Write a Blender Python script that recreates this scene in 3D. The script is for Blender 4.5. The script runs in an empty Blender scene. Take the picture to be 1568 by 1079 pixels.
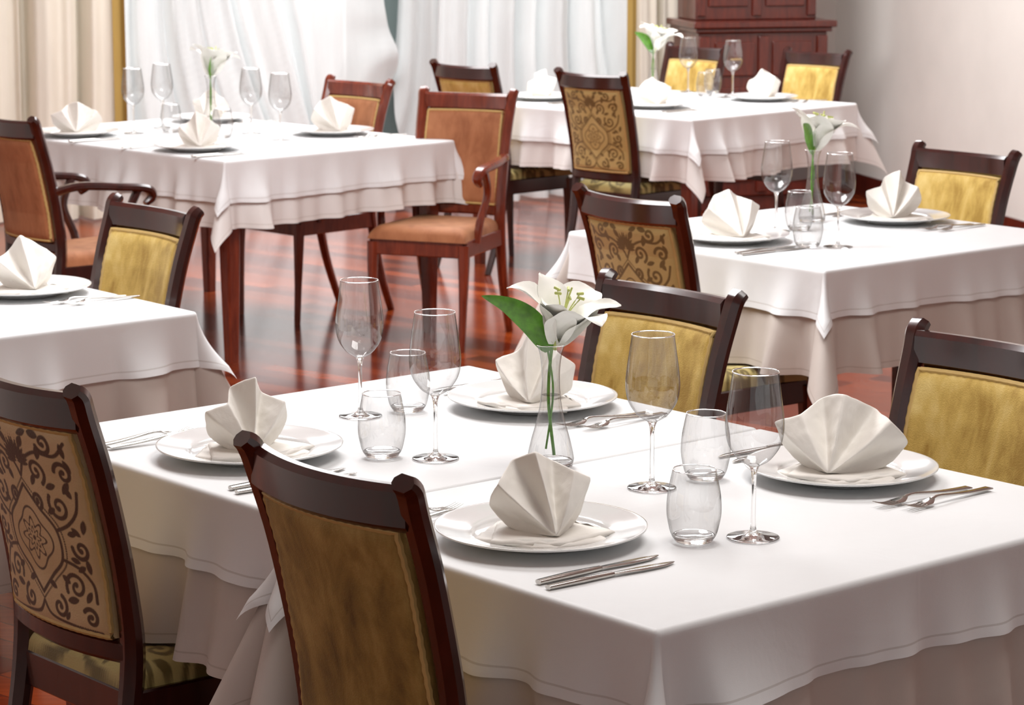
import bpy, math, random
import numpy as np
from mathutils import Vector, Matrix
R=math.radians
random.seed(4)
S=bpy.context.scene
COL=S.collection

# ------------------------------------------------------------ materials
def newmat(name):
    m=bpy.data.materials.new(name); m.use_nodes=True
    nt=m.node_tree; b=nt.nodes["Principled BSDF"]
    return m,nt,b
def N(nt,t,**k):
    n=nt.nodes.new(t)
    for a,v in k.items():
        setattr(n,a,v)
    return n
def ramp(nt,stops,interp='LINEAR'):
    r=N(nt,'ShaderNodeValToRGB'); cr=r.color_ramp; cr.interpolation=interp
    while len(cr.elements)<len(stops): cr.elements.new(0.5)
    for e,(p,c) in zip(cr.elements,stops):
        e.position=p; e.color=(*c,1)
    return r
def coords(nt,kind='Object',scale=(1,1,1),rot=(0,0,0)):
    tc=N(nt,'ShaderNodeTexCoord'); mp=N(nt,'ShaderNodeMapping')
    mp.inputs['Scale'].default_value=scale; mp.inputs['Rotation'].default_value=rot
    nt.links.new(tc.outputs[kind],mp.inputs['Vector']); return mp.outputs['Vector']
def noise(nt,vec,scale,detail=4,rough=.5,dist=0):
    n=N(nt,'ShaderNodeTexNoise'); n.inputs['Scale'].default_value=scale
    n.inputs['Detail'].default_value=detail; n.inputs['Roughness'].default_value=rough
    n.inputs['Distortion'].default_value=dist
    nt.links.new(vec,n.inputs['Vector']); return n
def bump(nt,b,h,strength=.2,dist=.01):
    bp=N(nt,'ShaderNodeBump'); bp.inputs['Strength'].default_value=strength; bp.inputs['Distance'].default_value=dist
    nt.links.new(h,bp.inputs['Height']); nt.links.new(bp.outputs['Normal'],b.inputs['Normal']); return bp

def m_wood(name,c1,c2,rough=.22,coat=.6):
    m,nt,b=newmat(name)
    v=coords(nt,'Object',(14,14,2.0))
    n=noise(nt,v,3,6,.6,.6)
    r=ramp(nt,[(.3,c1),(.7,c2)])
    nt.links.new(n.outputs['Fac'],r.inputs['Fac']); nt.links.new(r.outputs['Color'],b.inputs['Base Color'])
    b.inputs['Roughness'].default_value=rough; b.inputs['Coat Weight'].default_value=coat; b.inputs['Coat Roughness'].default_value=.12
    return m
def m_velvet(name,c1,c2,c3,lo=.34,hi=.72,sheen=.35):
    m,nt,b=newmat(name)
    v=coords(nt,'Object',(1,1,.4))
    n=noise(nt,v,16,6,.62,.3)
    r=ramp(nt,[(lo,c1),(.5,c2),(hi,c3)])
    nt.links.new(n.outputs['Fac'],r.inputs['Fac']); nt.links.new(r.outputs['Color'],b.inputs['Base Color'])
    b.inputs['Roughness'].default_value=.7; b.inputs['Sheen Weight'].default_value=sheen; b.inputs['Sheen Roughness'].default_value=.35
    b.inputs['Sheen Tint'].default_value=(1,.88,.56,1)
    v2=coords(nt,'Object'); n2=noise(nt,v2,420,2)
    bump(nt,b,n2.outputs['Fac'],.45,.002)
    return m
def m_damask(name,gold,gold2,dark):
    m,nt,b=newmat(name)
    a=N(nt,'ShaderNodeAttribute'); a.attribute_name='pattern'
    v=coords(nt,'Object'); n=noise(nt,v,300,3); n2=noise(nt,v,9,3)
    r=ramp(nt,[(.3,gold),(.7,gold2)]); nt.links.new(n2.outputs['Fac'],r.inputs['Fac'])
    mx=N(nt,'ShaderNodeMix',data_type='RGBA')
    nt.links.new(a.outputs['Fac'],mx.inputs[0]); nt.links.new(r.outputs['Color'],mx.inputs[6]); mx.inputs[7].default_value=(*dark,1)
    nt.links.new(mx.outputs[2],b.inputs['Base Color'])
    b.inputs['Roughness'].default_value=.6; b.inputs['Sheen Weight'].default_value=.2
    bump(nt,b,n.outputs['Fac'],.4,.002)
    return m
def m_cloth(name,c,c2,weave=900,bs=.2,hemcol=.80,wr=5.0,press=0):
    m,nt,b=newmat(name)
    v=coords(nt,'Object')
    n=noise(nt,v,2.2,3)
    r=ramp(nt,[(.3,c),(.7,c2)]); nt.links.new(n.outputs['Fac'],r.inputs['Fac'])
    uv=N(nt,'ShaderNodeTexCoord'); sp=N(nt,'ShaderNodeSeparateXYZ'); nt.links.new(uv.outputs['UV'],sp.inputs[0])
    mt=N(nt,'ShaderNodeMath',operation='COMPARE'); mt.inputs[1].default_value=.016; mt.inputs[2].default_value=.0015
    nt.links.new(sp.outputs['Y'],mt.inputs[0])
    mx=N(nt,'ShaderNodeMix',data_type='RGBA',blend_type='MULTIPLY')
    nt.links.new(mt.outputs[0],mx.inputs[0]); nt.links.new(r.outputs['Color'],mx.inputs[6]); mx.inputs[7].default_value=(hemcol,hemcol*.97,hemcol*.94,1)
    nt.links.new(mx.outputs[2],b.inputs['Base Color'])
    b.inputs['Roughness'].default_value=.6; b.inputs['Sheen Weight'].default_value=.1
    nb=noise(nt,v,wr,4,.5,.6); nw=noise(nt,v,weave,1)
    ad=N(nt,'ShaderNodeMath',operation='MULTIPLY_ADD'); ad.inputs[1].default_value=.03
    nt.links.new(nw.outputs['Fac'],ad.inputs[0]); nt.links.new(nb.outputs['Fac'],ad.inputs[2])
    h=ad.outputs[0]
    if press:   # ironed fold lines
        so=N(nt,'ShaderNodeSeparateXYZ'); nt.links.new(v,so.inputs[0])
        for ax in ('X','Y'):
            pg=N(nt,'ShaderNodeMath',operation='PINGPONG'); pg.inputs[1].default_value=.2625
            nt.links.new(so.outputs[ax],pg.inputs[0])
            mr=N(nt,'ShaderNodeMapRange',interpolation_type='SMOOTHSTEP'); mr.inputs['From Max'].default_value=.006; mr.inputs['To Min'].default_value=press; mr.inputs['To Max'].default_value=0
            nt.links.new(pg.outputs[0],mr.inputs['Value'])
            a2=N(nt,'ShaderNodeMath',operation='ADD'); nt.links.new(h,a2.inputs[0]); nt.links.new(mr.outputs['Result'],a2.inputs[1]); h=a2.outputs[0]
    bump(nt,b,h,bs,.02)
    return m
def m_glass(name):
    m=bpy.data.materials.new(name); m.use_nodes=True; nt=m.node_tree; nt.nodes.clear()
    out=N(nt,'ShaderNodeOutputMaterial'); tr=N(nt,'ShaderNodeBsdfTransparent'); gl=N(nt,'ShaderNodeBsdfGlossy')
    gl.inputs['Roughness'].default_value=.02
    lw=N(nt,'ShaderNodeLayerWeight'); lw.inputs['Blend'].default_value=.5
    r=ramp(nt,[(0,(.95,.95,.95)),(.5,(.88,.88,.88)),(.72,(.68,.675,.67)),(.88,(.36,.35,.34)),(1,(.12,.11,.105))])
    nt.links.new(lw.outputs['Facing'],r.inputs['Fac']); nt.links.new(r.outputs['Color'],tr.inputs['Color'])
    r2=ramp(nt,[(0,(.10,)*3),(.5,(.17,)*3),(.8,(.34,)*3),(.93,(.42,)*3),(1,(.42,)*3)]); nt.links.new(lw.outputs['Facing'],r2.inputs['Fac'])
    mx=N(nt,'ShaderNodeMixShader'); nt.links.new(r2.outputs['Color'],mx.inputs[0]); nt.links.new(tr.outputs[0],mx.inputs[1]); nt.links.new(gl.outputs[0],mx.inputs[2])
    nt.links.new(mx.outputs[0],out.inputs['Surface']); return m
def m_crystal(name,ior=1.5):
    m,nt,b=newmat(name)
    v=coords(nt,'Object'); n=noise(nt,v,20,1); r=ramp(nt,[(0,(.97,.97,.97)),(1,(1,1,1))]); nt.links.new(n.outputs['Fac'],r.inputs['Fac']); nt.links.new(r.outputs['Color'],b.inputs['Base Color'])
    b.inputs['Transmission Weight'].default_value=1; b.inputs['IOR'].default_value=ior; b.inputs['Roughness'].default_value=0
    return m
def m_simple(name,c,rough=.5,metal=0,coat=0,sc=30,var=.06):
    m,nt,b=newmat(name)
    v=coords(nt,'Object'); n=noise(nt,v,sc,3)
    r=ramp(nt,[(.3,tuple(x*(1-var) for x in c)),(.7,tuple(min(1,x*(1+var)) for x in c))])
    nt.links.new(n.outputs['Fac'],r.inputs['Fac']); nt.links.new(r.outputs['Color'],b.inputs['Base Color'])
    b.inputs['Roughness'].default_value=rough; b.inputs['Metallic'].default_value=metal; b.inputs['Coat Weight'].default_value=coat
    return m
def m_sheer(name,c,transp=.3,transl=.5,edge=.0):
    m=bpy.data.materials.new(name); m.use_nodes=True; nt=m.node_tree; nt.nodes.clear()
    out=N(nt,'ShaderNodeOutputMaterial'); d=N(nt,'ShaderNodeBsdfDiffuse'); t=N(nt,'ShaderNodeBsdfTranslucent'); p=N(nt,'ShaderNodeBsdfTransparent')
    v=coords(nt,'Object',(6,1,1)); n=noise(nt,v,3,4)
    r=ramp(nt,[(.3,tuple(x*.93 for x in c)),(.7,c)]); nt.links.new(n.outputs['Fac'],r.inputs['Fac'])
    nt.links.new(r.outputs['Color'],d.inputs['Color']); nt.links.new(r.outputs['Color'],t.inputs['Color'])
    a=N(nt,'ShaderNodeMixShader'); a.inputs[0].default_value=transl
    nt.links.new(d.outputs[0],a.inputs[1]); nt.links.new(t.outputs[0],a.inputs[2])
    b=N(nt,'ShaderNodeMixShader')
    lw=N(nt,'ShaderNodeLayerWeight'); lw.inputs['Blend'].default_value=.5
    mr=N(nt,'ShaderNodeMapRange'); mr.inputs['From Min'].default_value=.05; mr.inputs['From Max'].default_value=.7; mr.inputs['To Min'].default_value=transp; mr.inputs['To Max'].default_value=edge
    nt.links.new(lw.outputs['Facing'],mr.inputs['Value']); nt.links.new(mr.outputs['Result'],b.inputs[0])
    nt.links.new(a.outputs[0],b.inputs[1]); nt.links.new(p.outputs[0],b.inputs[2]); nt.links.new(b.outputs[0],out.inputs['Surface'])
    return m
def m_floor():
    m,nt,b=newmat('cherry_parquet')
    v=coords(nt,'Object',(1,1,1),(0,0,R(40.5)))
    br=N(nt,'ShaderNodeTexBrick'); nt.links.new(v,br.inputs['Vector'])
    br.inputs['Scale'].default_value=1; br.inputs['Brick Width'].default_value=.9; br.inputs['Row Height'].default_value=.09
    br.inputs['Mortar Size'].default_value=.0015; br.inputs['Bias'].default_value=0
    br.inputs['Color1'].default_value=(.11,.010,.003,1); br.inputs['Color2'].default_value=(.42,.072,.013,1); br.inputs['Mortar'].default_value=(.03,.005,.003,1)
    v2=coords(nt,'Object',(3,40,1),(0,0,R(40.5))); n=noise(nt,v2,1.5,6,.6,.4)
    mx=N(nt,'ShaderNodeMix',data_type='RGBA',blend_type='MULTIPLY'); mx.inputs[0].default_value=.6
    r=ramp(nt,[(.3,(.5,.45,.4)),(.7,(1,1,1))]); nt.links.new(n.outputs['Fac'],r.inputs['Fac'])
    nt.links.new(br.outputs['Color'],mx.inputs[6]); nt.links.new(r.outputs['Color'],mx.inputs[7])
    nt.links.new(mx.outputs[2],b.inputs['Base Color'])
    b.inputs['Roughness'].default_value=.16; b.inputs['Coat Weight'].default_value=.0
    b.inputs['Specular IOR Level'].default_value=.22; b.inputs['Specular Tint'].default_value=(1,.55,.36,1)
    return m
WOOD=m_wood('dark_mahogany',(.014,.0025,.002),(.056,.008,.005))
REDW=m_wood('red_cherry_wood',(.11,.015,.006),(.25,.042,.016))
CABW=m_wood('cabinet_wood',(.065,.007,.004),(.15,.020,.009),.3)
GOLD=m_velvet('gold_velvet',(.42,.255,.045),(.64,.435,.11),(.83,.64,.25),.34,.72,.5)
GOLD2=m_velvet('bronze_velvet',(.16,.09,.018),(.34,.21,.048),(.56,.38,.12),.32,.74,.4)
ORNG=m_velvet('rust_fabric',(.32,.11,.04),(.42,.16,.065),(.50,.21,.09))
DAM=m_damask('damask_fabric',(.70,.53,.29),(.58,.41,.19),(.085,.040,.016))
DAM2=m_damask('olive_damask_fabric',(.60,.46,.18),(.50,.36,.11),(.17,.105,.022))
DAMS=m_damask('damask_seat_fabric',(.58,.48,.19),(.50,.39,.12),(.17,.125,.03))
TRIM=m_simple('gold_gimp_trim',(.60,.41,.15),.6)
CLOTH=m_cloth('white_tablecloth_fabric',(.805,.815,.82),(.845,.855,.86),900,.2,.78,5.0,.05)
UNDER=m_cloth('cream_undercloth_fabric',(.60,.535,.485),(.64,.58,.53),500)
UNDER2=m_cloth('pale_undercloth_fabric',(.73,.69,.66),(.77,.735,.71),500)
NAP=m_cloth('napkin_fabric',(.85,.81,.745),(.88,.845,.79),800,.2,.9,14)
PORC=m_simple('white_porcelain',(.79,.79,.785),.12,0,.4,6,.02)
STEEL=m_simple('polished_steel',(.62,.60,.57),.16,1)
GLASS=m_glass('clear_glass')
CRYS=m_crystal('solid_glass')
PETAL=m_simple('lily_petal',(.90,.89,.83),.45,0,0,40,.04)
GREEN=m_simple('lily_leaf_green',(.10,.30,.015),.35,0,.2,60,.3)
LGREEN=m_simple('lily_bud_green',(.50,.55,.16),.4,0,0,50,.2)
WALL=m_simple('beige_plaster',(.83,.79,.74),.8,0,0,3,.03)
PIER=m_simple('grey_green_paint',(.13,.17,.165),.6,0,0,3,.03)
CEIL=m_simple('white_plaster',(.82,.82,.82),.85,0,0,3,.02)
FLOOR=m_floor()
SHEER=m_sheer('sheer_voile',(.87,.885,.885),.19,.32)
DRAPE=m_sheer('cream_drape_fabric',(.90,.84,.73),0,.2)
DRAPG=m_sheer('gold_drape_trim',(.50,.34,.11),0,.1)
FRAMEM=m_simple('painted_window_frame',(.20,.23,.22),.4)

# ------------------------------------------------------------ mesh helpers
def mk(name,V,F,mat,smooth=True,parent=None,angle=40,loc=None,link=True):
    me=bpy.data.meshes.new(name); me.from_pydata([tuple(v) for v in V],[],F); me.update()
    if smooth:
        me.polygons.foreach_set('use_smooth',[True]*len(me.polygons))
        if angle<180:
            try: me.set_sharp_from_angle(angle=R(angle))
            except Exception: pass
    me.materials.append(mat)
    if not link: return me
    return ob(name,me,parent,loc)
def ob(name,me,parent=None,loc=None):
    o=bpy.data.objects.new(name,me); COL.objects.link(o)
    if parent: o.parent=parent
    if loc is not None: o.location=loc
    return o
def empty(name,loc=(0,0,0),rz=0):
    e=bpy.data.objects.new(name,None); COL.objects.link(e); e.location=loc; e.rotation_euler=(0,0,rz); e.empty_display_size=.1; return e
def box(V,F,x0,x1,y0,y1,z0,z1):
    b=len(V); V+= [(x0,y0,z0),(x1,y0,z0),(x1,y1,z0),(x0,y1,z0),(x0,y0,z1),(x1,y0,z1),(x1,y1,z1),(x0,y1,z1)]
    F+= [[b+3,b+2,b+1,b],[b+4,b+5,b+6,b+7],[b,b+1,b+5,b+4],[b+1,b+2,b+6,b+5],[b+2,b+3,b+7,b+6],[b+3,b,b+4,b+7]]
def cr(pts,n=6):
    P=[Vector(p) for p in pts]; out=[]
    for i in range(len(P)-1):
        p0=P[max(i-1,0)];p1=P[i];p2=P[i+1];p3=P[min(i+2,len(P)-1)]
        for k in range(n):
            t=k/n
            out.append(.5*((2*p1)+(p2-p0)*t+(2*p0-5*p1+4*p2-p3)*t*t+(3*p1-p0-3*p2+p3)*t**3))
    out.append(P[-1]); return out
def sweep(V,F,pts,sizes,ref,ch=.28):
    pts=[Vector(p) for p in pts]; n=len(pts); ref=Vector(ref); b0=len(V)
    for i,p in enumerate(pts):
        t=(pts[min(i+1,n-1)]-pts[max(i-1,0)]).normalized()
        s=(ref-t*ref.dot(t)).normalized(); o=t.cross(s)
        if len(sizes)==n: w,h=sizes[i]
        else:
            f=i/(n-1)*(len(sizes)-1); k=min(int(f),len(sizes)-2) if len(sizes)>1 else 0; q=f-k
            if len(sizes)==1: w,h=sizes[0]
            else: w=sizes[k][0]*(1-q)+sizes[k+1][0]*q; h=sizes[k][1]*(1-q)+sizes[k+1][1]*q
        c=ch*min(w,h); a=w/2; d=h/2
        for (x,y) in [(a,d-c),(a-c,d),(-a+c,d),(-a,d-c),(-a,-d+c),(-a+c,-d),(a-c,-d),(a,-d+c)]:
            V.append(tuple(p+s*x+o*y))
    for i in range(n-1):
        for k in range(8):
            a=b0+i*8+k; b=b0+i*8+(k+1)%8; F.append([a,b,b+8,a+8])
    F.append([b0+k for k in range(7,-1,-1)]); F.append([b0+(n-1)*8+k for k in range(8)])
def tube(V,F,pts,rad,n=8):
    pts=[Vector(p) for p in pts]; b0=len(V); m=len(pts)
    for i,p in enumerate(pts):
        t=(pts[min(i+1,m-1)]-pts[max(i-1,0)]).normalized()
        ref=Vector((0,0,1)) if abs(t.z)<.9 else Vector((1,0,0))
        s=t.cross(ref).normalized(); o=t.cross(s)
        r=rad[i] if isinstance(rad,(list,tuple)) else rad
        for k in range(n):
            a=2*math.pi*k/n; V.append(tuple(p+s*math.cos(a)*r+o*math.sin(a)*r))
    for i in range(m-1):
        for k in range(n):
            F.append([b0+i*n+k,b0+i*n+(k+1)%n,b0+(i+1)*n+(k+1)%n,b0+(i+1)*n+k])
    F.append([b0+k for k in range(n)]); F.append([b0+(m-1)*n+k for k in range(n)])
def lathe(prof,n=48,V=None,F=None):
    V=[] if V is None else V; F=[] if F is None else F; b0=len(V)
    for (r,z) in prof:
        for k in range(n):
            a=2*math.pi*k/n; V.append((r*math.cos(a),r*math.sin(a),z))
    for i in range(len(prof)-1):
        for k in range(n):
            a=b0+i*n+k;b=b0+i*n+(k+1)%n; F.append([a,b,b+n,a+n])
    return V,F
def smoothprof(p,n=5):
    q=cr([(a,0,b) for a,b in p],n); return [(max(v.x,.0003),v.z) for v in q]
def az(a): return Vector((math.sin(R(a)),math.cos(R(a)),0))

# ------------------------------------------------------------ damask pattern (distance to drawn scrolls)
def strokes():
    P=[]
    def spiral(cx,cy,r,turns,a0,d):
        for i in range(46):
            f=i/45; a=a0+d*f*turns*2*math.pi; rr=r*(1-f*.85)
            P.append((cx+rr*math.cos(a),cy+rr*math.sin(a),.44-.12*f+.35*max(0,f-.9)*10*.6))
    def curve(pts,w):
        for v in cr([(a,b,0) for a,b in pts],14): P.append((v.x,v.y,w))
    def leaf(x,y,a,l,w):
        for i in range(9):
            f=i/8; P.append((x+l*f*math.cos(a),y+l*f*math.sin(a),w*1.25*math.sin(math.pi*(f*.85+.1))))
    for s in [(9.2,22,2.6,1.3,2.5,1),(5,27.5,2.3,1.3,-1,1),(12,28,2.1,1.2,3,-1),(9.5,8,2.6,1.3,3.6,-1),(4.6,3.8,2.1,1.2,1.2,-1),(12.4,15,2.0,1.2,3.1,1),(9,33,2,1.2,3.5,1),(12.3,3,1.8,1.2,2.5,-1),(3.4,22.2,1.5,1.2,-1,1)]:
        spiral(*s)
    curve([(0,24.5),(3.5,21),(7.2,17.5),(7.2,12.5),(3.5,9),(0,5.5)],.34)
    curve([(0,25.6),(4.3,21.6),(8.2,17.8),(8.2,12.2),(4.3,8.4),(0,4.4)],.2)
    curve([(7.2,17.5),(10.5,19),(13,21.5),(14,25)],.34); curve([(7.2,12.5),(11,11.5),(13.6,9),(14,6)],.34)
    curve([(0,26),(2,29),(6,31),(11,31),(14,33.5)],.34); curve([(0,4),(2,1.8),(7,1),(14,.6)],.34)
    for l in [(11,24.6,.9,2.6,.55),(7,25,.3,2.4,.5),(13.6,18,1.3,2.4,.5),(6.5,30,1.2,2.6,.6),(3,25,1.0,2.2,.5),(7.2,5.3,.2,2.6,.55),(11.8,5.8,1.0,2.2,.5),(13.5,11,1.7,2.4,.5),(2.3,8,-.5,2.2,.5),(13.3,31,1.7,2.4,.5),(5.6,34.5,-.2,2.6,.6),(10,17.3,.2,2,.45),(9.6,13,-.2,2,.45),(6,1.8,.9,1.8,.4),
              (11.2,18.5,-.6,2,.45),(10.8,11,.5,2,.45),(2,31.5,.9,2.4,.6),(12.6,24,2.2,2,.5),(6.2,20.5,.5,2,.5),(6.3,9.4,-.5,2,.5),(13.8,28.5,2.0,2.2,.5),(2.6,33.8,.3,2.4,.55)]:
        leaf(*l)
    for k in range(7):
        a=math.pi/2-k*.27; leaf(.3,28.6,a,4.6-k*.25,.42)
    return np.array(P)
STK=strokes()
def pattern(u,v):
    u=np.abs(u)*100; v=v*100
    d=np.full(u.shape,9.0)
    for x,y,w in STK:
        d=np.minimum(d,np.hypot(u-x,v-y)-w)
    r=np.hypot(u,v-15); th=np.arctan2(v-15,u)
    d=np.minimum(d,np.abs(r-(2.9+.7*np.cos(8*th)))-.28)
    d=np.minimum(d,np.abs(r-(1.5+.45*np.cos(8*th)))-.22)
    d=np.minimum(d,np.abs(r-(4.9+.6*np.cos(4*th)))-.22)
    d=np.minimum(d,r-.45)
    return np.clip(.5-d/.16,0,1)
def setpat(me,vals):
    a=me.attributes.new('pattern','FLOAT','POINT'); a.data.foreach_set('value',np.asarray(vals,dtype=np.float32))

# ------------------------------------------------------------ chair
def sy(z):
    zs=[0,.2,.44,.6,.78,.90,.96]; ys=[-.02,.045,.085,.072,.036,0,-.022]
    return float(np.interp(z,zs,ys))
HW=.178
def bow(x): return .030*(1-(x/HW)**2)
ZT=.935
def chair_frame(arms):
    V=[];F=[]
    for s in (-1,1):
        p=cr([(s*.165,-.03,0),(s*.168,.04,.2),(s*.172,.085,.44),(s*.176,.074,.6),(s*.180,.036,.78),(s*.184,.002,.89),(s*.187,-.010,.925),(s*.189,-.024,ZT+.004)],5)
        sweep(V,F,p,[(.030,.030),(.036,.036),(.042,.042),(.041,.036),(.041,.034),(.042,.034),(.043,.034),(.040,.026)],(1,0,0),.34)
        fl=cr([(s*.185,.47,.40),(s*.187,.475,.30),(s*.184,.478,.15),(s*.180,.482,0)],4)
        sweep(V,F,fl,[(.046,.046),(.038,.038),(.028,.028),(.024,.024)],(1,0,0))
        sweep(V,F,[(s*.172,.085,.385),(s*.186,.47,.385)],[(.024,.065)],(1,0,0),.15)
        if arms:
            a=cr([(s*.182,.06,.68),(s*.215,.14,.70),(s*.235,.28,.69),(s*.228,.40,.675),(s*.222,.43,.645),(s*.222,.40,.62)],5)
            sweep(V,F,a,[(.03,.028),(.034,.028),(.042,.026),(.044,.028),(.036,.03),(.02,.02)],(1,0,0))
            a=cr([(s*.226,.37,.675),(s*.222,.33,.58),(s*.205,.36,.48),(s*.195,.37,.40)],5)
            sweep(V,F,a,[(.028,.03),(.026,.026),(.03,.03)],(1,0,0))
    n=18
    def rail(z,h,th,xw,dz=0):
        pts=[( -xw+2*xw*i/n, sy(z)-bow(-xw+2*xw*i/n), z+dz*(1-((-xw+2*xw*i/n)/xw)**2)) for i in range(n+1)]
        sweep(V,F,pts,[(th,h)],(0,1,0),.3)
    rail(.897,.066,.030,.176,-.003)
    rail(.487,.042,.026,.172)
    sweep(V,F,[(-.17,.085,.385),(.17,.085,.385)],[(.024,.065)],(0,1,0),.15)
    sweep(V,F,[(-.185,.47,.385),(.185,.47,.385)],[(.026,.065)],(0,1,0),.15)
    return mk('frame',V,F,WOOD,link=False,angle=35)
def panel_mesh(mat,nx=90,nz=110):
    V=[];F=[];pu=[];pv=[]
    X0=.157;Z0=.508;Z1=.864
    for side in (-1,1):
        for j in range(nz+1):
            for i in range(nx+1):
                u=-1+2*i/nx; w=j/nz; x=u*X0; z=Z0+(Z1-Z0)*w
                e=min(1,(1-abs(u))/.10)*1.0; e2=min(1,min(w,1-w)/.08)
                puff=.008+.013*math.sqrt(max(0,1-(1-e)**2))*math.sqrt(max(0,1-(1-e2)**2))
                y=sy(z)-bow(x)+side*puff
                V.append((x,y,z)); pu.append(x); pv.append(z-Z0)
    m=(nx+1)*(nz+1)
    for j in range(nz):
        for i in range(nx):
            a=j*(nx+1)+i
            F.append([a,a+1,a+nx+2,a+nx+1]); F.append([m+a,m+a+nx+1,m+a+nx+2,m+a+1])
    for j in range(nz):
        a=j*(nx+1); F.append([a,a+nx+1,m+a+nx+1,m+a]); a+=nx; F.append([a,m+a,m+a+nx+1,a+nx+1])
    for i in range(nx):
        F.append([i,m+i,m+i+1,i+1]); a=nz*(nx+1)+i; F.append([a,a+1,m+a+1,m+a])
    me=mk('back_panel',V,F,mat,link=False,angle=60)
    setpat(me,pattern(np.array(pu),np.array(pv)))
    return me
def piping_mesh():
    V=[];F=[]
    X0=.155;Z0=.510;Z1=.862
    for side in (-1,1):
        pts=[]
        for a,b in [((-X0,Z0),(X0,Z0)),((X0,Z0),(X0,Z1)),((X0,Z1),(-X0,Z1)),((-X0,Z1),(-X0,Z0))]:
            for k in range(36):
                f=k/36; x=a[0]+(b[0]-a[0])*f; z=a[1]+(b[1]-a[1])*f
                pts.append((x,sy(z)-bow(x)+side*(.0125+.0016*(k%2)),z))
        pts.append(pts[0]); tube(V,F,pts,.005,6)
    return mk('piping',V,F,TRIM,link=False)
def seat_mesh(mat):
    V=[];F=[];pu=[];pv=[]; n=120
    def P(u,w):
        y=.075+.42*w; hw=.172+.028*w
        return u*hw,y
    for j in range(n+1):
        for i in range(n+1):
            u=-1+2*i/n; w=j/n; x,y=P(u,w)
            e=min(1,(1-abs(u))/.25); e2=min(1,min(w,1-w)/.15)
            V.append((x,y,.412+.052*math.sqrt(max(0,1-(1-e)**2))**.7*math.sqrt(max(0,1-(1-e2)**2))**.7)); pu.append(x*.74); pv.append(.01+.33*w)
    for j in range(n):
        for i in range(n):
            a=j*(n+1)+i; F.append([a,a+1,a+n+2,a+n+1])
    me=mk('seat',V,F,mat,link=False,angle=180)
    setpat(me,pattern(np.array(pu),np.array(pv)))
    return me
fr_plain=chair_frame(False); fr_arm=chair_frame(True)
fr_arm_red=fr_arm.copy(); fr_arm_red.materials.clear(); fr_arm_red.materials.append(REDW)
pip=piping_mesh()
pan={'gold':panel_mesh(GOLD,50,60),'bronze':panel_mesh(GOLD2,50,60),'dam':panel_mesh(DAM,190,230),'rust':panel_mesh(ORNG,50,60)}
d2=pan['dam'].copy(); d2.materials.clear(); d2.materials.append(DAM2); pan['dam2']=d2
st={'dam':seat_mesh(DAMS),'rust':seat_mesh(ORNG)}
def chair(pos,face,pn='gold',seat='dam',frame=None,name='dining_chair'):
    e=empty(name,(pos[0],pos[1],0),-R(face))
    ob('frame',frame or fr_plain,e); ob('back_panel',pan[pn],e); ob('seat_cushion',st[seat],e); ob('piping',pip,e)
    return e

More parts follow.
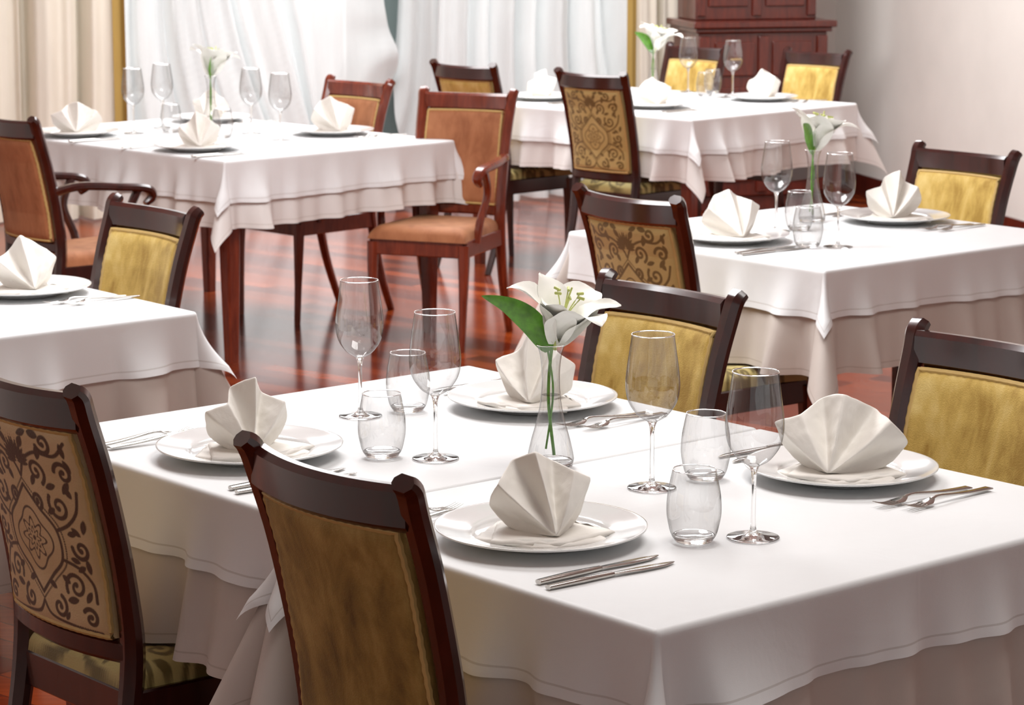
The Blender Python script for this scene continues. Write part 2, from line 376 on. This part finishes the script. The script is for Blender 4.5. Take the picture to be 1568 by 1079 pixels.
# ------------------------------------------------------------ tables & cloths
def cloth_mesh(name,W,L,zt,drop,mat,seed,off=0.0,psi=24,layer=0.0):
    rs=random.Random(seed); ph=[rs.uniform(0,6.28) for _ in range(8)]
    r=.010
    cols=[]
    o=off
    x0,x1,y0,y1=-o,W+o,-o,L+o
    def wave(s):
        return .5*math.sin(s*9+ph[0])+.4*math.sin(s*17+ph[1])+.5*math.sin(s*33+ph[2]+1.5*math.sin(s*5))+.25*math.sin(s*61+ph[5])
    peri=0
    sides=[((x0+r,y0+r),(x1-r,y0+r),(0,-1)),((x1-r,y0+r),(x1-r,y1-r),(1,0)),((x1-r,y1-r),(x0+r,y1-r),(0,1)),((x0+r,y1-r),(x0+r,y0+r),(-1,0))]
    for k,(a,b,nrm) in enumerate(sides):
        ln=W if k%2==0 else L
        n=int(ln/.011)
        for i in range(n+1):
            f=i/n; d=min(f,1-f)*ln
            tn=.11+.17*wave(peri+f*ln)*min(1,d/.08) -.13*math.exp(-((d-.05)/.035)**2)+.20*math.exp(-((d-.14)/.04)**2)*(.6+.4*math.sin(ph[3+k]))
            tn=.5*(tn+math.sqrt(tn*tn+.0016))
            cols.append(((a[0]+(b[0]-a[0])*f,a[1]+(b[1]-a[1])*f),nrm,tn+layer,drop*(1+.03*math.sin(ph[4]+5*(peri+f*ln))),peri+f*ln))
        peri+=ln
        n2=sides[(k+1)%4][2]; m=24
        skew=rs.uniform(-.3,.3)
        for i in range(1,m):
            f=i/m; a2=f*math.pi/2
            Rr=drop/max(math.cos(a2),math.sin(a2))
            aa=a2+skew*math.sin(2*a2)
            dr=(nrm[0]*math.cos(aa)+n2[0]*math.sin(aa),nrm[1]*math.cos(aa)+n2[1]*math.sin(aa))
            ps=R(3)+R(psi)*math.sin(2*a2)**1.3
            cols.append((b,dr,math.tan(ps)+layer,Rr*math.cos(ps*.9),peri+f*.05))
        peri+=.05
    V=[];F=[];UV=[]
    nt=28; na=5; n=len(cols)
    for (bs,dr,tn,Rr,s) in cols:
        for i in range(na):
            a=i/(na-1)*math.pi/2
            out=r*math.sin(a); z=zt-r+r*math.cos(a)
            V.append((bs[0]+dr[0]*out,bs[1]+dr[1]*out,z)); UV.append((s,Rr))
        for i in range(1,nt+1):
            t=(Rr-r)*i/nt
            fl=tn*t*min(1,(.3+t/.12*.7))
            out=r+fl
            V.append((bs[0]+dr[0]*out,bs[1]+dr[1]*out,zt-r-t)); UV.append((s,Rr-t-r))
    c=na+nt
    for k in range(n):
        a=k*c; b=((k+1)%n)*c
        for i in range(c-1): F.append([a+i,a+i+1,b+i+1,b+i])
    F.append([k*c for k in range(n)])
    me=mk(name,V,F,mat,link=False,angle=70)
    uv=me.uv_layers.new(name='UVMap')
    idx=np.zeros(len(me.loops),dtype=np.int32); me.loops.foreach_get('vertex_index',idx)
    U=np.array(UV,dtype=np.float32)[idx]; uv.data.foreach_set('uv',U.ravel())
    return me
TZ=.75
def table(N0,a,W,L,seed,under=.285,over=.13,psi=24,um=None):
    rz=R(90-a)
    e=empty('dining_table',(N0[0],N0[1],0),rz)
    V=[];F=[]; box(V,F,.012,W-.012,.012,L-.012,.715,.744); mk('table_top',V,F,WOOD,False,e)
    V=[];F=[]; box(V,F,.05,W-.05,.05,.075,.63,.715); box(V,F,.05,W-.05,L-.075,L-.05,.63,.715); box(V,F,.05,.075,.075,L-.075,.63,.715); box(V,F,W-.075,W-.05,.075,L-.075,.63,.715)
    mk('apron',V,F,WOOD,False,e)
    V=[];F=[]
    for x in (.07,W-.07):
        for y in (.07,L-.07):
            sweep(V,F,[(x,y,.714),(x,y,.62),(x,y,.3),(x,y,0)],[(.07,.07),(.066,.066),(.055,.055),(.042,.042)],(1,0,0),.12)
    mk('legs',V,F,REDW,False,e)
    me=cloth_mesh('undercloth',W,L,.7475,under,um or UNDER,seed,-.004,psi)
    u=ob('tablecloth_underlay',me,None,(N0[0],N0[1],0)); u.rotation_euler[2]=rz
    me=cloth_mesh('overcloth',W,L,TZ,over,CLOTH,seed,.004,psi+3,.012)
    o=ob('tablecloth',me,None,(N0[0],N0[1],0)); o.rotation_euler[2]=rz
    return lambda x,y:(N0[0]+az(a).x*x+az(a-90).x*y, N0[1]+az(a).y*x+az(a-90).y*y)
N1=Vector((.193,3.369)); A1=49.5
b1=az(A1-90)
T1=table((N1.x,N1.y),A1,1.05,.828,1)
T1b=table((N1.x+b1.x*.836,N1.y+b1.y*.836),A1,1.05,.828,2)
T2=table((.806,6.658),50,1.05,1.0,3)
T3=table((-1.03,9.33),46,1.12,1.55,4,.24,.15,24,UNDER2)
a4=az(50); T4=table((-.735-a4.x*1.05,6.0-a4.y*1.05),50,1.05,1.0,5)
T5=table((.76,11.0),44,1.15,1.4,6,.26,.15,24,UNDER2)

# chairs
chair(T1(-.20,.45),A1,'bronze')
chair(T1(-.20,1.30),A1,'dam')
chair(T1(1.27,1.31),A1+180,'gold')
chair(T1(1.28,.48),A1+180,'gold')
chair(T2(-.31,.40),50,'dam2')
chair(T2(1.22,.585),230,'gold')
chair(T4(1.25,.51),230,'gold')
chair(T5(-.15,.43),44,'dam2')
chair(T5(-.15,1.2),44,'gold')
chair((-.175,10.15),202,'rust','rust',fr_arm_red,'armchair')
chair(T3(1.26,.735),226,'rust','rust',fr_arm_red,'armchair')
chair((-1.74,9.05),50,'rust','rust',fr_arm,'armchair')
chair((.91,13.0),226,'gold')
chair((1.457,12.6),226,'gold')

# ------------------------------------------------------------ tableware
pp=smoothprof([(.0,.006),(.06,.006),(.098,.007),(.108,.013),(.135,.018),(.160,.0235)],4)+[(.1625,.0235),(.1622,.0215)]+smoothprof([(.158,.0195),(.132,.0135),(.105,.006),(.092,.001),(.086,0),(.082,.002),(.0,.003)],3)
V,F=lathe(pp,80); plate_me=mk('plate',V,F,PORC,link=False,angle=180)
def glass_mesh(name,thin,solid,rim):
    V,F=lathe(thin,64); n1=len(F)
    for s in solid: lathe(s,48,V,F)
    r,z=rim; ring=[(r+.001*math.cos(t),z+.001*math.sin(t)) for t in [i*math.pi/3 for i in range(7)]]
    lathe(ring[::-1],64,V,F)
    me=mk(name,V,F,GLASS,link=False,angle=180); me.materials.append(CRYS)
    me.polygons.foreach_set('material_index',[0]*n1+[1]*(len(F)-n1)); me.update(); return me
bowl=smoothprof([(.0085,.1125),(.014,.1155),(.026,.124),(.040,.145),(.0448,.170),(.0435,.195),(.0390,.228),(.0350,.257)],5)
stem=[(.0003,0.0003),(.039,.0003)]+smoothprof([(.0405,.0015),(.038,.0026),(.022,.0042),(.0085,.008),(.0042,.018),(.0036,.05),(.0036,.085),(.0048,.103),(.0085,.1125)],4)+smoothprof([(.0075,.1145),(.0003,.1135)],2)
wine_me=glass_mesh('wine_glass',bowl,[stem],(.0350,.257))
wall=smoothprof([(.0335,.010),(.037,.020),(.0415,.045),(.0405,.072),(.0365,.095),(.033,.112)],5)
base=[(.0003,.0004),(.025,.0004)]+smoothprof([(.0285,.002),(.0335,.010)],3)+smoothprof([(.031,.012),(.018,.0085),(.0003,.008)],3)
tumb_me=glass_mesh('water_glass',wall,[base],(.033,.112))
wall=smoothprof([(.0392,.010),(.0395,.018),(.034,.045),(.023,.085),(.0165,.125),(.0155,.165),(.019,.195),(.0245,.212)],5)
base=[(.0003,.0004),(.034,.0004)]+smoothprof([(.038,.002),(.0392,.010)],3)+smoothprof([(.037,.012),(.018,.0105),(.0003,.010)],3)
vase_me=glass_mesh('vase_body',wall,[base],(.0245,.212))
V,F=lathe([(.0003,.125),(.0158,.125)],40); water_me=mk('water',V,F,GLASS,link=False,angle=60)

# napkins : folded cloth fanning up from a pinch at the front, closed behind
def napkin_mesh(seed,wide=1.0,flip=1):
    rs=random.Random(seed); j=lambda a=.6:rs.uniform(-a,a)
    out=[(-5.4,.2),(-8.6,4.2),(-6.9,8.2),(-3.6,9.6),(-.4,13.0),(2.6,10.8),(5.2,9.2),(8.8,6.8),(7.4,2.6),(5.2,.2)]
    yo=[-1.0,1.9,-2.4,2.2,-.8,3.2,-1.6,.6,2.4,-.8]
    mid_y=[-3.4,-.2,-5.8,-.9,-5.6,-.5,-5.8,-4.4,-.6,-3.2]
    if flip<0:
        out=[(-x,z) for x,z in out][::-1]; yo=yo[::-1]; mid_y=mid_y[::-1]
    n=len(out); V=[]
    V.append((flip*1.4+j(),-6.8,.5))
    M=[];O=[];Bk=[]
    for i,((x,z),y) in enumerate(zip(out,yo)):
        x=x*wide+j(.8); z=max(.2,z+(j(.8) if 0<i<n-1 else 0)); O.append((x,y+j(.5),z))
        M.append((x*.55+flip*.6,mid_y[i]+j(.5),.4+z*.50 if 0<i<n-1 else .2)); Bk.append((x*.66,4.6+j(.4),z*.62))
    V+=M+O+Bk+[(0,6.2,.2)]
    F=[];cre={}
    def C(a,b,w): cre[frozenset((a,b))]=w
    m0=1;o0=1+n;b0=1+2*n;bb=1+3*n
    for i in range(n-1):
        F.append([0,m0+i+1,m0+i]); F.append([m0+i,m0+i+1,o0+i+1,o0+i]); F.append([o0+i,o0+i+1,b0+i+1,b0+i]); F.append([b0+i,b0+i+1,bb])
        C(o0+i,o0+i+1,.8)
    for i in range(n):
        rid=mid_y[i]<-3
        C(0,m0+i,.55 if rid else .35); C(m0+i,o0+i,.68 if rid else .4)
    F.append([0,m0,o0,b0,bb]); F.append([0,bb,b0+n-1,o0+n-1,m0+n-1])
    V=[tuple(c/100 for c in v) for v in V]
    me=mk('napkin_fold',V,F,NAP,link=False,angle=180)
    a=me.attributes.new('crease_edge','FLOAT','EDGE')
    a.data.foreach_set('value',[cre.get(frozenset(e.vertices),.0) for e in me.edges])
    return me
def pad_mesh(seed):
    V=[];F=[]
    def layer(pts,z,th):
        n=len(pts); b=len(V)
        for zz,ins in ((z,1.0),(z+th*.5,1.012),(z+th,1.0),(z+th+.001,.93)):
            for i,p in enumerate(pts): V.append((p[0]*ins/100,p[1]*ins/100,zz+.003*abs(math.sin(i*1.7+seed))*(zz-z)/th))
        for l in range(3):
            for i in range(n): F.append([b+l*n+i,b+l*n+(i+1)%n,b+(l+1)*n+(i+1)%n,b+(l+1)*n+i])
        F.append([b+3*n+i for i in range(n)]); F.append([b+i for i in range(n-1,-1,-1)])
    def dens(p): 
        out=[]
        for i in range(len(p)):
            a=p[i];b=p[(i+1)%len(p)]
            for k in range(6): out.append((a[0]+(b[0]-a[0])*k/6,a[1]+(b[1]-a[1])*k/6))
        return out
    layer(dens([(-10.8,-3.2),(-1,-10.2),(9.4,-7.2),(6,5),(-6,6)]),0,.0035)
    layer(dens([(-8.6,-6.8),(1.5,-9.4),(10.8,-3.2),(5,5),(-6,5)]),.004,.0035)
    return mk('napkin_base',V,F,NAP,link=False,angle=60)
naps=[napkin_mesh(11,.92),napkin_mesh(12,.92,-1),napkin_mesh(19,.95),napkin_mesh(14,1.2,-1)]; pads=[pad_mesh(i) for i in (1,2)]
ctex=bpy.data.textures.new('cloth_wrinkle','CLOUDS'); ctex.noise_scale=.035; ctex.noise_depth=2
def cut_mesh(kind):
    V=[];F=[]
    if kind=='knife':
        sweep(V,F,cr([(0,-.12,.0035),(0,-.06,.004),(0,0,.0035)],4),[(.012,.006),(.014,.007),(.009,.006)],(1,0,0))
        sweep(V,F,cr([(0,-.001,.0035),(.001,.05,.003),(.001,.09,.0025),(-.003,.118,.002)],5),[(.010,.003),(.019,.0016),(.018,.0012),(.003,.001)],(1,0,0))
    else:
        sweep(V,F,cr([(0,-.11,.004),(0,-.05,.006),(0,.02,.012),(0,.04,.010)],5),[(.017,.003),(.012,.003),(.006,.004),(.010,.003)],(1,0,0))
        sweep(V,F,cr([(0,.038,.010),(0,.05,.006),(0,.062,.005)],3),[(.010,.0025),(.024,.002),(.025,.002)],(1,0,0))
        for k in range(4):
            x=(k-1.5)*.0066; sweep(V,F,cr([(x,.06,.005),(x,.08,.004),(x*.92,.103,.0095)],4),[(.0042,.002),(.0036,.002),(.0016,.0012)],(1,0,0))
    return mk(kind,V,F,STEEL,link=False,angle=50)
knife_me=cut_mesh('knife'); fork_me=cut_mesh('fork')
TOP=TZ+.0008
def place(me,name,x,y,z,rz,sub=0):
    o=ob(name,me,None,(x,y,z)); o.rotation_euler[2]=rz
    return o
cnt=[0]
def setting(p,face,nrot=0,nk=2,nf=2,ns=1.0,var=None,fo=-.05):
    r=Vector((math.cos(R(face)),-math.sin(R(face)))); f=Vector((math.sin(R(face)),math.cos(R(face)))); c=Vector(p)
    place(plate_me,'dinner_plate',c.x,c.y,TOP,0)
    e=empty('folded_napkin',(c.x,c.y,TOP+.0072),R(nrot))
    i=cnt[0] if var is None else var; cnt[0]+=1
    o=ob('upright_fold',naps[i%4],e,(0,0,.007)); m=o.modifiers.new('s','SUBSURF'); m.levels=4; m.render_levels=4; o.scale=(ns,ns,ns)
    m=o.modifiers.new('d','DISPLACE'); m.texture=ctex; m.strength=.005; m.mid_level=.5
    o=ob('base_fold',pads[i%2],e); 
    for k in range(nk):
        q=c+r*(.195+.036*k)+f*(-.055-.008*k); place(knife_me,'table_knife',q.x,q.y,TOP,-R(face+3*k))
    for k in range(nf):
        q=c-r*(.195+.034*k)+f*(fo-.022*k); place(fork_me,'dinner_fork',q.x,q.y,TOP,-R(face-5*k+3))
setting(T1(.205,.47),A1,8,var=0,ns=1.03)
setting(T1(.205,1.24),A1,22,var=1)
setting(T1(.865,1.25),A1+180,-20,var=2,fo=.0)
setting(T1(.865,.46),A1+180,-8,var=3,ns=1.08,fo=.02)
setting(T2(.205,.55),50,10,ns=1.1); setting(T2(.87,.54),230,0,ns=1.1,fo=.0)
setting(T3(.17,.38),46,0);setting(T3(.17,1.156),46,20);setting(T3(.93,.5),226,10,ns=1.15);setting(T3(.94,1.30),226,0)
setting(T4(.875,.49),230,20); setting(T4(.2,.49),50,0)
setting(T5(.33,.5),44,0);setting(T5(.3,1.15),44,30);setting(T5(.97,.40),224,0)
for x,y in [(-.2833,4.787),(-.1324,4.421),(.2303,4.198),(.3671,3.867),(.7544,7.413),(.8919,7.087),(-.8955,10.1),(-1.035,10.37),(-1.5025,10.37),(-1.42,10.62),(1.03,12.22),(.837,12.45)]:
    place(wine_me,'wine_glass',x,y,TOP,0)
for x,y in [(-.196,4.835),(-.2259,4.437),(.3235,4.265),(.275,3.843),(.808,7.08),(.8235,7.44),(-1.13,10.2),(-1.36,10.42),(.90,12.2),(.95,12.38)]:
    place(tumb_me,'water_glass',x,y,TOP,0)

# ------------------------------------------------------------ lilies
def petal(V,F,az0,open_a,L,W,curl,cup=.25,nl=16,nw=6,base=(0,0,0),wav=.0):
    b0=len(V); pos=Vector(base)
    d=Vector((math.cos(az0),math.sin(az0),0)); s=Vector((-math.sin(az0),math.cos(az0),0))
    for i in range(nl+1):
        t=i/nl; a=open_a[0]+(open_a[1]-open_a[0])*t**curl
        if i: pos=pos+(d*math.sin(a)+Vector((0,0,1))*math.cos(a))*(L/nl)
        nrm=(Vector((0,0,1))*math.sin(a)-d*math.cos(a))
        w=W*(math.sin(math.pi*min(1,(t*.93+.07))**1.0)**.75)*.5
        for k in range(nw+1):
            u=-1+2*k/nw
            V.append(tuple(pos+s*u*w+nrm*(cup*w*(u*u)+wav*math.sin(t*14+u*2)*abs(u)*.003)))
    for i in range(nl):
        for k in range(nw):
            a=b0+i*(nw+1)+k; F.append([a,a+1,a+nw+2,a+nw+1])
def lily(loc,rz,tilt=18,sc=1.0):
    e=empty('lily_in_bud_vase',(loc[0],loc[1],TOP),rz)
    ob('vase_body',vase_me,e); ob('water',water_me,e)
    V=[];F=[]; tube(V,F,cr([(.006,0,.02),(-.004,.002,.12),(.002,0,.21),(.008,0,.225)],6),.0028,8)
    tube(V,F,cr([(-.008,.004,.03),(.004,-.002,.13),(-.006,0,.205)],6),.0018,8)
    mk('stem',V,F,GREEN,True,e)
    f=empty('flower',(.008,0,.212)); f.parent=e; f.rotation_euler=(R(10),R(tilt),0); f.scale=(sc,)*3
    V=[];F=[]
    for k in range(6):
        a=k*math.pi/3+.1
        petal(V,F,a,(R(24),R(82+22*(k%2))),.146 if k%2 else .136,.092 if k%2 else .068,2.0,.22,wav=1,base=(0,0,.0 if k%2 else .001))
    mk('petals',V,F,PETAL,True,f,180)
    V=[];F=[]
    for k in range(6):
        a=k*math.pi/3+.6; tube(V,F,cr([(0,0,.01),(.008*math.cos(a),.008*math.sin(a),.06),(.022*math.cos(a),.022*math.sin(a),.092)],4),.0011,6)
        tube(V,F,[(.017*math.cos(a),.017*math.sin(a),.093),(.029*math.cos(a),.029*math.sin(a),.094)],.0026,6)
    tube(V,F,[(0,0,0),(0,0,.08),(.002,0,.105)],.0018,6)
    tube(V,F,cr([(0,0,-.01),(0,0,.0),(0,0,.02)],3),[.004]*4+[.006]*2+[.005],8)
    mk('stamens',V,F,LGREEN,True,f,180)
    V=[];F=[]; path=cr([(-.004,-.002,.200),(-.030,-.006,.245),(-.070,-.012,.278),(-.118,-.018,.298)],6); n=len(path)
    for i,p in enumerate(path):
        t=i/(n-1); tg=(path[min(i+1,n-1)]-path[max(i-1,0)]).normalized()
        sd=tg.cross(Vector((.1,-1,-.35)).normalized()).normalized(); nm=tg.cross(sd)
        w=.022*math.sin(math.pi*min(1,t*.95+.05)**.8)
        for k in range(5):
            u=-1+k/2; V.append(tuple(p+sd*u*w+nm*(.25*w*u*u)))
    for i in range(n-1):
        for k in range(4):
            a=i*5+k; F.append([a,a+1,a+6,a+5])
    mk('leaf',V,F,GREEN,True,e,180)
    return e
lily((.0659,4.360),R(0),14)
lily((.8818,7.63),R(60),10,1.1)
lily((-1.22,10.60),R(90),10,1.15)
lily((.66,12.25),R(30),10,1.15)

# ------------------------------------------------------------ room
V=[];F=[]; box(V,F,-6,6,-3,16.5,-.05,0); mk('floor',V,F,FLOOR,False)
WR=math.atan(.25)
def wbox(name,mat,boxes,parent=None):
    V=[];F=[]
    for b in boxes: box(V,F,*b)
    o=mk(name,V,F,mat,False)
    o.location=(0,14.25,0); o.rotation_euler[2]=WR
    return o
wbox('wall_back',WALL,[(-5.6,-4.6,.35,.55,0,3.1),(.95,2.0,.35,.55,0,3.1),(-4.6,.95,.35,.55,2.75,3.1),(-4.6,-.78,.35,.55,0,.08),(-.42,.95,.35,.55,0,.08)])
wbox('trim_1',PIER,[(-.78,-.42,.33,.55,0,2.75)])
def window(name,x0,x1,n):
    b=[(x0,x1,.40,.48,.08,.16),(x0,x1,.40,.48,2.67,2.75)]
    for i in range(n+1):
        x=x0+(x1-x0-.06)*i/n; b.append((x,x+.06,.40,.48,.16,2.67))
    wbox(name,FRAMEM,b)
window('window_1',-4.6,-.78,4); window('window_2',-.42,.95,2)
wbox('baseboard_back',CABW,[(.95,2.0,.33,.35,0,.12)])
wbox('wall_right',WALL,[(2.0,2.15,-14,.55,0,3.1)])
wbox('baseboard_right',CABW,[(1.98,2.0,-14,.33,0,.12)])
wbox('wall_left',WALL,[(-5.75,-5.6,-14,.55,0,3.1)])
V=[];F=[]; box(V,F,-7,7,-3,16.5,3.1,3.2); mk('ceiling',V,F,CEIL,False)

def curtain(name,x0,x1,z0,z1,y,amp,lam,mat,seed,shear=0,dx=.006):
    rs=random.Random(seed); ph=[rs.uniform(0,6.28) for _ in range(9)]
    nx=int((x1-x0)/dx); nz=80; V=[];F=[]
    k=2*math.pi/lam
    for j in range(nz+1):
        z=z0+(z1-z0)*j/nz
        for i in range(nx+1):
            x=x0+(x1-x0)*i/nx
            ps=k*x+1.6*math.sin(2.1*x+ph[0])+shear*(math.sin(2.6*x+ph[1])*z*7.0+math.sin(4.3*x+ph[2]+z*1.2)*1.8+1.2*math.sin(z*3+ph[5]+x*2.3))
            yy=amp*(math.sin(ps)+.5*math.sin(2.1*ps+ph[3])+.45*math.sin(.47*ps+ph[4])+.16*math.sin(4.7*ps+ph[6]))
            V.append((x+amp*.4*math.cos(ps),y+yy,z))
    for j in range(nz):
        for i in range(nx):
            a=j*(nx+1)+i; F.append([a,a+1,a+nx+2,a+nx+1])
    o=mk(name,V,F,mat,True,None,180); o.location=(0,14.25,0); o.rotation_euler[2]=WR; return o
curtain('sheer_curtain',-4.4,-.655,.02,2.95,.12,.10,.26,SHEER,1,1)
curtain('sheer_curtain',-.585,.9,.02,2.95,.12,.10,.26,SHEER,2,1)
curtain('drape_curtain',-3.6,-2.16,.01,2.95,-.17,.075,.24,DRAPE,3,.1)
curtain('drape_curtain',.66,.93,.01,2.95,-.1,.04,.13,DRAPE,4,.1)
curtain('drape_trim',-2.17,-2.10,.01,2.95,-.20,.02,.09,DRAPG,5,0)
curtain('drape_trim',.62,.665,.01,2.95,-.12,.015,.06,DRAPG,6,0)

# cabinet
cx,cy=1.28,14.15
e=empty('wooden_cabinet',(cx,cy,0),WR)
V=[];F=[]
box(V,F,-.36,.36,-.22,.22,.08,.95); box(V,F,-.34,.34,-.20,.20,0,.08)
box(V,F,-.38,.38,-.245,.23,.95,.975); box(V,F,-.40,.40,-.265,.23,.975,1.01)
box(V,F,-.34,.34,-.10,.22,1.01,2.15); box(V,F,-.38,.38,-.14,.23,2.15,2.22)
for x in (-.33,0,.33): box(V,F,x-.03,x+.03,-.235,-.22,.10,.93)
for x in (-.31,0,.31): box(V,F,x-.025,x+.025,-.115,-.10,1.03,2.13)
for x0,x1 in ((-.27,-.05),(.05,.27)):
    box(V,F,x0,x1,-.232,-.22,.16,.66); box(V,F,x0,x1,-.232,-.22,.72,.90); box(V,F,x0,x1,-.112,-.10,1.08,2.08)
o=mk('body',V,F,CABW,False,e); m=o.modifiers.new('b','BEVEL'); m.width=.006; m.segments=2
V=[];F=[]
for x in (-.16,.16):
    tube(V,F,[(x-.03,-.25,.81),(x+.03,-.25,.81)],.006); 
mk('handles',V,F,TRIM,True,e)

# ------------------------------------------------------------ lights / world / camera
w=bpy.data.worlds.new('World'); S.world=w; w.use_nodes=True
bg=w.node_tree.nodes['Background']; bg.inputs[0].default_value=(.98,.98,.97,1); bg.inputs[1].default_value=.56
def area(name,loc,rot,sx,sy_,p,c):
    l=bpy.data.lights.new(name,'AREA'); l.shape='RECTANGLE'; l.size=sx; l.size_y=sy_; l.energy=p; l.color=c
    o=bpy.data.objects.new(name,l); COL.objects.link(o); o.location=loc; o.rotation_euler=rot; return o
area('window_daylight',(-1.2,15.6,1.7),(R(90),0,R(180)+WR),6,2.8,170,(.98,.995,1))
area('overhead_fill_light',(-.6,6.9,3.05),(0,0,0),1.6,1.6,126,(.985,.99,1))  # added soft fill over the room, no actual ceiling fixture
area('overhead_fill_light',(-.2,11.6,3.05),(0,0,0),3.4,1.8,190,(.985,.99,1))  # added fill to brighten the far tables, curtains and right wall
area('overhead_fill_light',(.8,4.2,3.05),(0,0,0),1.2,1.2,40,(1,.98,.95))  # small added fill above the near tables, not a real fitting

cam=bpy.data.cameras.new('camera'); co=bpy.data.objects.new('camera',cam); COL.objects.link(co); S.camera=co
co.location=(0,0,1.733); co.rotation_euler=(R(90-10.2),0,0)
cam.sensor_fit='HORIZONTAL'; cam.sensor_width=36; cam.lens=36*4000/1568
cam.dof.use_dof=True; cam.dof.focus_distance=4.15; cam.dof.aperture_fstop=15
cam.clip_end=100
S.view_settings.view_transform='Standard'
